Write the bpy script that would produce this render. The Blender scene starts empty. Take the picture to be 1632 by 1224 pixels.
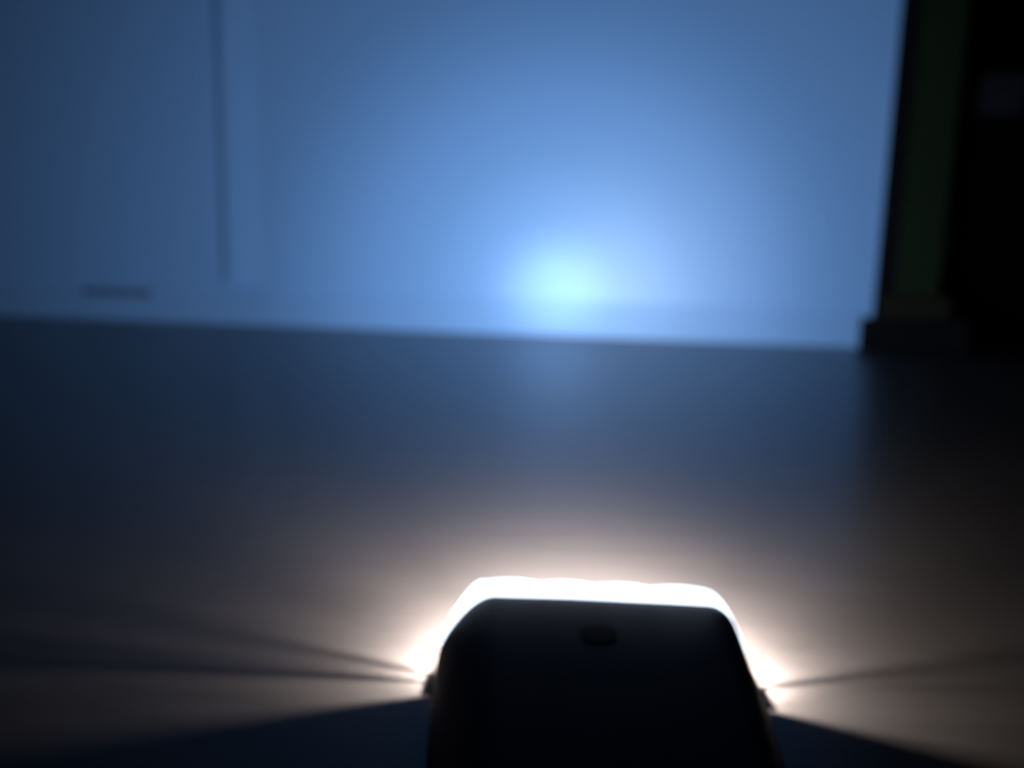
import bpy, bmesh, math
from mathutils import Vector, Matrix

sc = bpy.context.scene
col = sc.collection
R = math.radians

# ------------------------------------------------------------------ camera
cam_d = bpy.data.cameras.new('camera')
cam = bpy.data.objects.new('camera', cam_d)
col.objects.link(cam)
fw = Vector((-0.1343, 0.9785, -0.1564)).normalized()
up = Vector((-0.0455, 0.1516, 0.9874))
rt = fw.cross(up).normalized()
up = rt.cross(fw)
mw = Matrix((rt, up, -fw)).transposed().to_4x4()
mw.translation = Vector((0, 0, 0.2))
cam.matrix_world = mw
cam_d.sensor_width = 36
cam_d.lens = 1270 / 1632 * 36
cam_d.clip_start = 0.01
cam_d.dof.use_dof = True               # the photograph is out of focus: it focused too near
cam_d.dof.focus_distance = 0.21
cam_d.dof.aperture_fstop = 5.6
sc.camera = cam

# ------------------------------------------------------------------ world, exposure
w = bpy.data.worlds.new('night')
sc.world = w
w.use_nodes = True
w.node_tree.nodes['Background'].inputs[0].default_value = (0.55, 0.35, 0.75, 1)
w.node_tree.nodes['Background'].inputs[1].default_value = 0.0035
sc.view_settings.view_transform = 'Standard'
sc.view_settings.look = 'None'
sc.view_settings.gamma = 1
sc.view_settings.use_curve_mapping = False
sc.view_settings.exposure = 0
sc.cycles.sample_clamp_indirect = 4

# ------------------------------------------------------------------ helpers
def mat(name, color, rough=0.5, coat=0.0, noise=None, spec=0.5, bump=0.0, emit=None, ior=1.5):
    m = bpy.data.materials.new(name)
    m.use_nodes = True
    nt = m.node_tree
    b = nt.nodes['Principled BSDF']
    b.inputs['Base Color'].default_value = (*color, 1)
    b.inputs['Roughness'].default_value = rough
    b.inputs['Specular IOR Level'].default_value = spec
    b.inputs['IOR'].default_value = ior
    b.inputs['Coat Weight'].default_value = coat
    if emit:
        b.inputs['Emission Color'].default_value = (*emit[0], 1)
        b.inputs['Emission Strength'].default_value = emit[1]
    if noise:
        scale, amount, stretch = noise
        tc = nt.nodes.new('ShaderNodeTexCoord')
        mp = nt.nodes.new('ShaderNodeMapping')
        mp.inputs['Scale'].default_value = stretch
        nz = nt.nodes.new('ShaderNodeTexNoise')
        nz.inputs['Scale'].default_value = scale
        nz.inputs['Detail'].default_value = 5
        rp = nt.nodes.new('ShaderNodeMapRange')
        rp.inputs['To Min'].default_value = 1 - amount
        rp.inputs['To Max'].default_value = 1 + amount
        mx = nt.nodes.new('ShaderNodeVectorMath')
        mx.operation = 'SCALE'
        mx.inputs[0].default_value = color
        L = nt.links.new
        L(tc.outputs['Object'], mp.inputs['Vector'])
        L(mp.outputs['Vector'], nz.inputs['Vector'])
        L(nz.outputs['Fac'], rp.inputs['Value'])
        L(rp.outputs['Result'], mx.inputs['Scale'])
        L(mx.outputs['Vector'], b.inputs['Base Color'])
        if bump:
            bp = nt.nodes.new('ShaderNodeBump')
            bp.inputs['Strength'].default_value = bump
            bp.inputs['Distance'].default_value = 0.002
            L(nz.outputs['Fac'], bp.inputs['Height'])
            L(bp.outputs['Normal'], b.inputs['Normal'])
    return m

def box(bm, x0, x1, y0, y1, z0, z1, bevel=0.0):
    r = bmesh.ops.create_cube(bm, size=1)
    for v in r['verts']:
        v.co = Vector(((x0 + x1) / 2 + v.co.x * (x1 - x0),
                       (y0 + y1) / 2 + v.co.y * (y1 - y0),
                       (z0 + z1) / 2 + v.co.z * (z1 - z0)))
    if bevel:
        es = list({e for v in r['verts'] for e in v.link_edges})
        bmesh.ops.bevel(bm, geom=es, offset=bevel, segments=3, affect='EDGES', profile=0.5)

def build(name, bm, m, parent=None, smooth=False, loc=None, kind=None, label=None, cat=None):
    me = bpy.data.meshes.new(name)
    bmesh.ops.recalc_face_normals(bm, faces=bm.faces[:])
    bm.to_mesh(me)
    bm.free()
    me.materials.append(m)
    if smooth:
        for p in me.polygons:
            p.use_smooth = True
    o = bpy.data.objects.new(name, me)
    col.objects.link(o)
    if parent:
        o.parent = parent
    if loc:
        o.location = loc
    if kind: o['kind'] = kind
    if label: o['label'] = label
    if cat: o['category'] = cat
    return o

def boxobj(name, dims, m, parent=None, bevel=0.0, **k):
    bm = bmesh.new()
    box(bm, *dims, bevel)
    return build(name, bm, m, parent, **k)

def thing(name, loc, label, cat, rz=0):
    o = bpy.data.objects.new(name, None)
    col.objects.link(o)
    o.location = loc
    o.rotation_euler.z = rz
    o['label'] = label
    o['category'] = cat
    return o

# ------------------------------------------------------------------ materials
M_wall = mat('blue_wall_paint', (0.205, 0.40, 0.80), 0.42, spec=0.5, noise=(60, 0.02, (1, 1, 1)), bump=0.05)
M_base = mat('blue_baseboard_paint', (0.20, 0.385, 0.76), 0.45, spec=0.4)
M_floor = mat('dark_varnished_wood', (0.077, 0.050, 0.038), 0.32, ior=1.41, noise=(9, 0.22, (1, 9, 1)), bump=0.04)
M_green = mat('dark_green_paint', (0.0035, 0.0105, 0.0035), 0.6, spec=0.15, noise=(14, 0.15, (1, 1, 1)))
M_black = mat('black_paint', (0.003, 0.003, 0.0045), 0.6, spec=0.05)
M_brown = mat('dark_brown_wood', (0.0085, 0.0070, 0.0045), 0.6, spec=0.1, noise=(20, 0.2, (1, 6, 6)))
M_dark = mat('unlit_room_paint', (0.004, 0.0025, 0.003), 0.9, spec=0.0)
M_box = mat('grey_blue_card', (0.016, 0.016, 0.026), 0.8, spec=0.1)
M_shell = mat('black_plastic', (0.0030, 0.0022, 0.014), 0.65, spec=0.06)
M_rubber = mat('black_rubber', (0.0020, 0.0018, 0.005), 0.8, spec=0.05)
M_lens = mat('lit_frosted_lens', (0.9, 0.9, 0.9), 0.4, emit=((0.72, 0.84, 1.0), 3.2))
M_led = mat('white_led', (0.9, 0.9, 0.9), 0.3, emit=((0.8, 0.9, 1.0), 12.0))
M_clip = mat('clear_plastic', (0.95, 0.93, 0.90), 0.12, ior=1.25)
M_clip.node_tree.nodes['Principled BSDF'].inputs['Transmission Weight'].default_value = 1.0

# ------------------------------------------------------------------ setting
WY = 2.0873            # the blue wall's face
boxobj('floor', (-3.2, 3.0, -1.5, 6.6, -0.05, 0.0), M_floor, kind='structure')
boxobj('wall_back', (-3.2, 0.6125, WY, WY + 0.12, 0.0, 2.6), M_wall, kind='structure')

# baseboard with a long narrow slot near its top edge
BZ = 0.0895
bm = bmesh.new()
y0, y1 = WY - 0.006, WY
sx0, sx1, sz0, sz1 = -1.522, -1.313, 0.0695, 0.0855
box(bm, -3.2, sx0, y0, y1, 0, BZ)
box(bm, sx1, 0.583, y0, y1, 0, BZ)
box(bm, sx0, sx1, y0, y1, 0, sz0)
box(bm, sx0, sx1, y0, y1, sz1, BZ)
base = build('baseboard_back', bm, M_base, kind='structure')
boxobj('slot', (sx0, sx1, y1 - 0.0025, y1 - 0.0005, sz0, sz1), mat('slot_shade', (0.055, 0.085, 0.17), 0.7), base,  # dark colour stands in for the shade inside the shallow slot
       label='dark narrow slot')

# low ridged cover strip running up the wall
bm = bmesh.new()
prof = [(-1.104, 0.0), (-1.101, 0.0020), (-1.078, 0.0158), (-1.073, 0.0168), (-1.064, 0.0162), (-1.030, 0.0095), (-0.985, 0.0)]
ring0 = [bm.verts.new((x, WY - d, 0.116)) for x, d in prof]
ring1 = [bm.verts.new((x, WY - d, 2.6)) for x, d in prof]
for i in range(len(prof) - 1):
    bm.faces.new((ring0[i], ring0[i + 1], ring1[i + 1], ring1[i]))
bm.faces.new(ring0); bm.faces.new(ring1)
build("trim_1", bm, mat("matte_blue_strip", (0.20, 0.39, 0.78), 0.8, spec=0.1), kind='structure')

# dark doorway beyond the wall's end
boxobj('trim_2', (0.6125, 0.658, WY - 0.004, WY + 0.14, 0.076, 2.2), M_black, bevel=0.002, kind='structure')
boxobj('trim_3', (0.658, 0.759, WY - 0.010, WY + 0.14, 0.131, 2.2), M_green, bevel=0.004, kind='structure')
boxobj('trim_4', (0.622, 0.787, WY - 0.020, WY + 0.14, 0.076, 0.131), M_brown, bevel=0.004, kind='structure')
boxobj('trim_5', (0.583, 0.83, WY - 0.030, WY + 0.14, 0.0, 0.076), M_black, bevel=0.003, kind='structure')
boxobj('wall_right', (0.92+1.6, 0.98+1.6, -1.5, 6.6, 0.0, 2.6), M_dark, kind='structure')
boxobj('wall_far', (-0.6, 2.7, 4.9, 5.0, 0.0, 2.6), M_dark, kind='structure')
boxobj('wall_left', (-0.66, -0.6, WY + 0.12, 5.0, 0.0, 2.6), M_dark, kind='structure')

# low cabinet in the dark room with a pale box on it
t = thing('low_cabinet', (1.20, 3.02, 0), 'black low cabinet in the dark room beyond the doorway', 'cabinet')
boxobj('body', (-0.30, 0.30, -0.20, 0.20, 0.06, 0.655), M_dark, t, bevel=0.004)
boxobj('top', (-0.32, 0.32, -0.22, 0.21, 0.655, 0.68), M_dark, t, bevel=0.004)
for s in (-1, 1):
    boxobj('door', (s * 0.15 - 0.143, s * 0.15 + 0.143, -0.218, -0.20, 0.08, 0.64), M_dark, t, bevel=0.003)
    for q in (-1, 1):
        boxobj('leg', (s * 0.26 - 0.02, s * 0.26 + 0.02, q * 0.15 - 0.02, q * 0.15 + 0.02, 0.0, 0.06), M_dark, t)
t = thing('storage_box', (1.165, 2.89, 0.68), 'small faint grey-blue box on the black low cabinet', 'box')
boxobj('body', (-0.07, 0.07, -0.05, 0.05, 0, 0.105), M_box, t, bevel=0.006)
boxobj('lid', (-0.073, 0.073, -0.053, 0.053, 0.105, 0.135), M_box, t, bevel=0.005)

# ------------------------------------------------------------------ the lamp lying on the floor
LZ = R(5.82)
lamp = thing('led_lamp', (-0.0036, 0.3382, 0), 'black trapezoid LED lamp standing on the floor shining at the blue wall', 'lamp', LZ)

def outline(ctrl, k=1.0, kz=1.0, scallop=0.0):
    """rounded outline from a control polygon (first and last points are on the floor), corners cut four times"""
    p = [Vector((x * k, z * kz)) for x, z in ctrl]
    for _ in range(4):
        q = [p[0]]
        for a, b in zip(p, p[1:]):
            q += [a * 0.75 + b * 0.25, a * 0.25 + b * 0.75]
        p = q + [p[-1]]
    if scallop:
        n, d = 4, []
        for v in p:
            u = (v.x + 0.052) / 0.098
            d.append(Vector((v.x, v.y + (scallop * abs(math.sin(math.pi * n * u)) if 0 < u < 1 else 0))))
        p = d
    return [tuple(v) for v in p]

BODY = [(-0.0755, 0), (-0.0750, 0.012), (-0.0715, 0.030), (-0.0545, 0.0508), (-0.040, 0.0508), (-0.014, 0.0512),
        (0.014, 0.0508), (0.038, 0.0506), (0.0560, 0.0500), (0.0655, 0.026), (0.0725, 0.012), (0.0755, 0)]
LENS = [(-0.068, 0), (-0.0715, 0.014), (-0.0730, 0.031), (-0.0575, 0.0562), (-0.050, 0.0563), (-0.040, 0.0563), (-0.030, 0.0563), (-0.020, 0.0563),
        (-0.010, 0.0562), (0.0, 0.0562), (0.010, 0.0561), (0.020, 0.0560), (0.030, 0.0560), (0.038, 0.0560), (0.0515, 0.0560), (0.0655, 0.031), (0.0690, 0.014), (0.068, 0)]

def loft(sections):
    """sections: list of (y, outline)"""
    bm = bmesh.new()
    rings = [[bm.verts.new((x, y, z)) for x, z in o] for y, o in sections]
    n = len(rings[0])
    for a, b in zip(rings, rings[1:]):
        for i in range(n):
            j = (i + 1) % n
            bm.faces.new((a[i], a[j], b[j], b[i]))
    bm.faces.new(rings[0]); bm.faces.new(rings[-1])
    return bm

# housing
secs = [(-0.185, outline(BODY, 0.62, 0.80)),
        (-0.178, outline(BODY, 0.69, 0.88)),
        (-0.120, outline(BODY, 0.82, 0.94)),
        (-0.050, outline(BODY, 0.94, 0.98)),
        (-0.005, outline(BODY, 0.995, 1.0)),
        (0.000, outline(BODY, 1.0, 0.995))]
build('housing', loft(secs), M_shell, lamp, smooth=True)
# frosted lens rim
secs = [(0.0004, outline(LENS, 0.99, 0.99, scallop=0.0010)),
        (0.0035, outline(LENS, 1.0, 1.0, scallop=0.0011)),
        (0.0055, outline(LENS, 0.98, 0.98, scallop=0.0010))]
build('lens', loft(secs), M_lens, lamp, smooth=True, label='glowing white frosted lens')
# LEDs
bm0 = bmesh.new()
bmesh.ops.create_uvsphere(bm0, u_segments=16, v_segments=8, radius=0.0045)
led0 = build('led', bm0, M_led, lamp, smooth=True)
LEDX = [-0.049, -0.0163, 0.0163, 0.049]
for i, x in enumerate(LEDX):
    o = led0 if i == 0 else led0.copy()
    if i: col.objects.link(o)
    o.parent = lamp
    o.location = (x, 0.0055, 0.017)
# clear clips standing at the lens's two lower sides
for s, y in ((-1, 0.0135), (-1, 0.0205), (1, 0.0205)):
    bm = bmesh.new()
    box(bm, s * 0.078 - 0.0008, s * 0.078 + 0.0008, y - 0.0011, y + 0.0011, 0.0, 0.0175, 0.0003)
    box(bm, s * 0.0755 - 0.0033, s * 0.0755 + 0.0033, 0.0025, y + 0.001, 0.0, 0.0015)
    build('clip', bm, M_clip, lamp)
# switch on the housing
bm = bmesh.new()
bmesh.ops.create_cone(bm, cap_ends=True, segments=32, radius1=0.009, radius2=0.0078, depth=0.004)
build('power_button', bm, M_rubber, lamp, loc=(-0.004, -0.032, 0.0486))

# the lamp's own light, plus added floor spots
LC = (0.70, 0.87, 1.0)
def light(name, kind, loc, power, radius, pitch=0.0, size=None, blend=1.0):
    d = bpy.data.lights.new(name, kind)
    d.energy = power
    d.color = LC
    d.shadow_soft_size = radius
    if kind == 'SPOT':
        d.spot_size = R(size); d.spot_blend = blend
    o = bpy.data.objects.new(name, d)
    col.objects.link(o)
    o.parent = lamp
    o.location = loc
    o.rotation_euler = (R(90 + pitch), 0, 0)
    return o
OMNI, FLOOD, BEAM = 6.2, 3.5, 46.0
for x in LEDX:
    light('led_glow', 'POINT', (x, 0.0122, 0.017), OMNI * (0.4 if abs(x) > 0.03 else 0.1), 0.0024)
for s in (-1, 1):                      # added spots that brighten the floor close beside the lamp
    sp = light('added_floor_spot', 'SPOT', (s * 0.050, 0.0122, 0.017), 9.0, 0.0024, size=100)
    sp.rotation_euler = Vector((s * 0.46, 0.47, -0.75)).to_track_quat('-Z', 'Y').to_euler()
fl = light('led_flood', 'AREA', (0, 0.0165, 0.020), FLOOD, 0.0, pitch=10)
fl.data.shape = 'RECTANGLE'
fl.data.size, fl.data.size_y = 0.11, 0.008
for x in (-0.045, -0.015, 0.015, 0.045):
    light('led_flood_mid', 'SPOT', (x, 0.0165, 0.021), 44.0 / 4, 0.004, pitch=3, size=120)
    light('led_flood_narrow', 'SPOT', (x, 0.0165, 0.021), 50.0 / 4, 0.004, pitch=2.5, size=50)
    light('led_beam', 'SPOT', (x, 0.0165, 0.022), BEAM / 4, 0.004, pitch=3.2, size=12.5, blend=1.0)
    light('led_beam', 'SPOT', (x, 0.0165, 0.022), BEAM / 4, 0.004, pitch=3.2, size=8, blend=1.0)
    light('led_beam', 'SPOT', (x, 0.0165, 0.022), BEAM / 9, 0.004, pitch=3.2, size=24, blend=1.0)
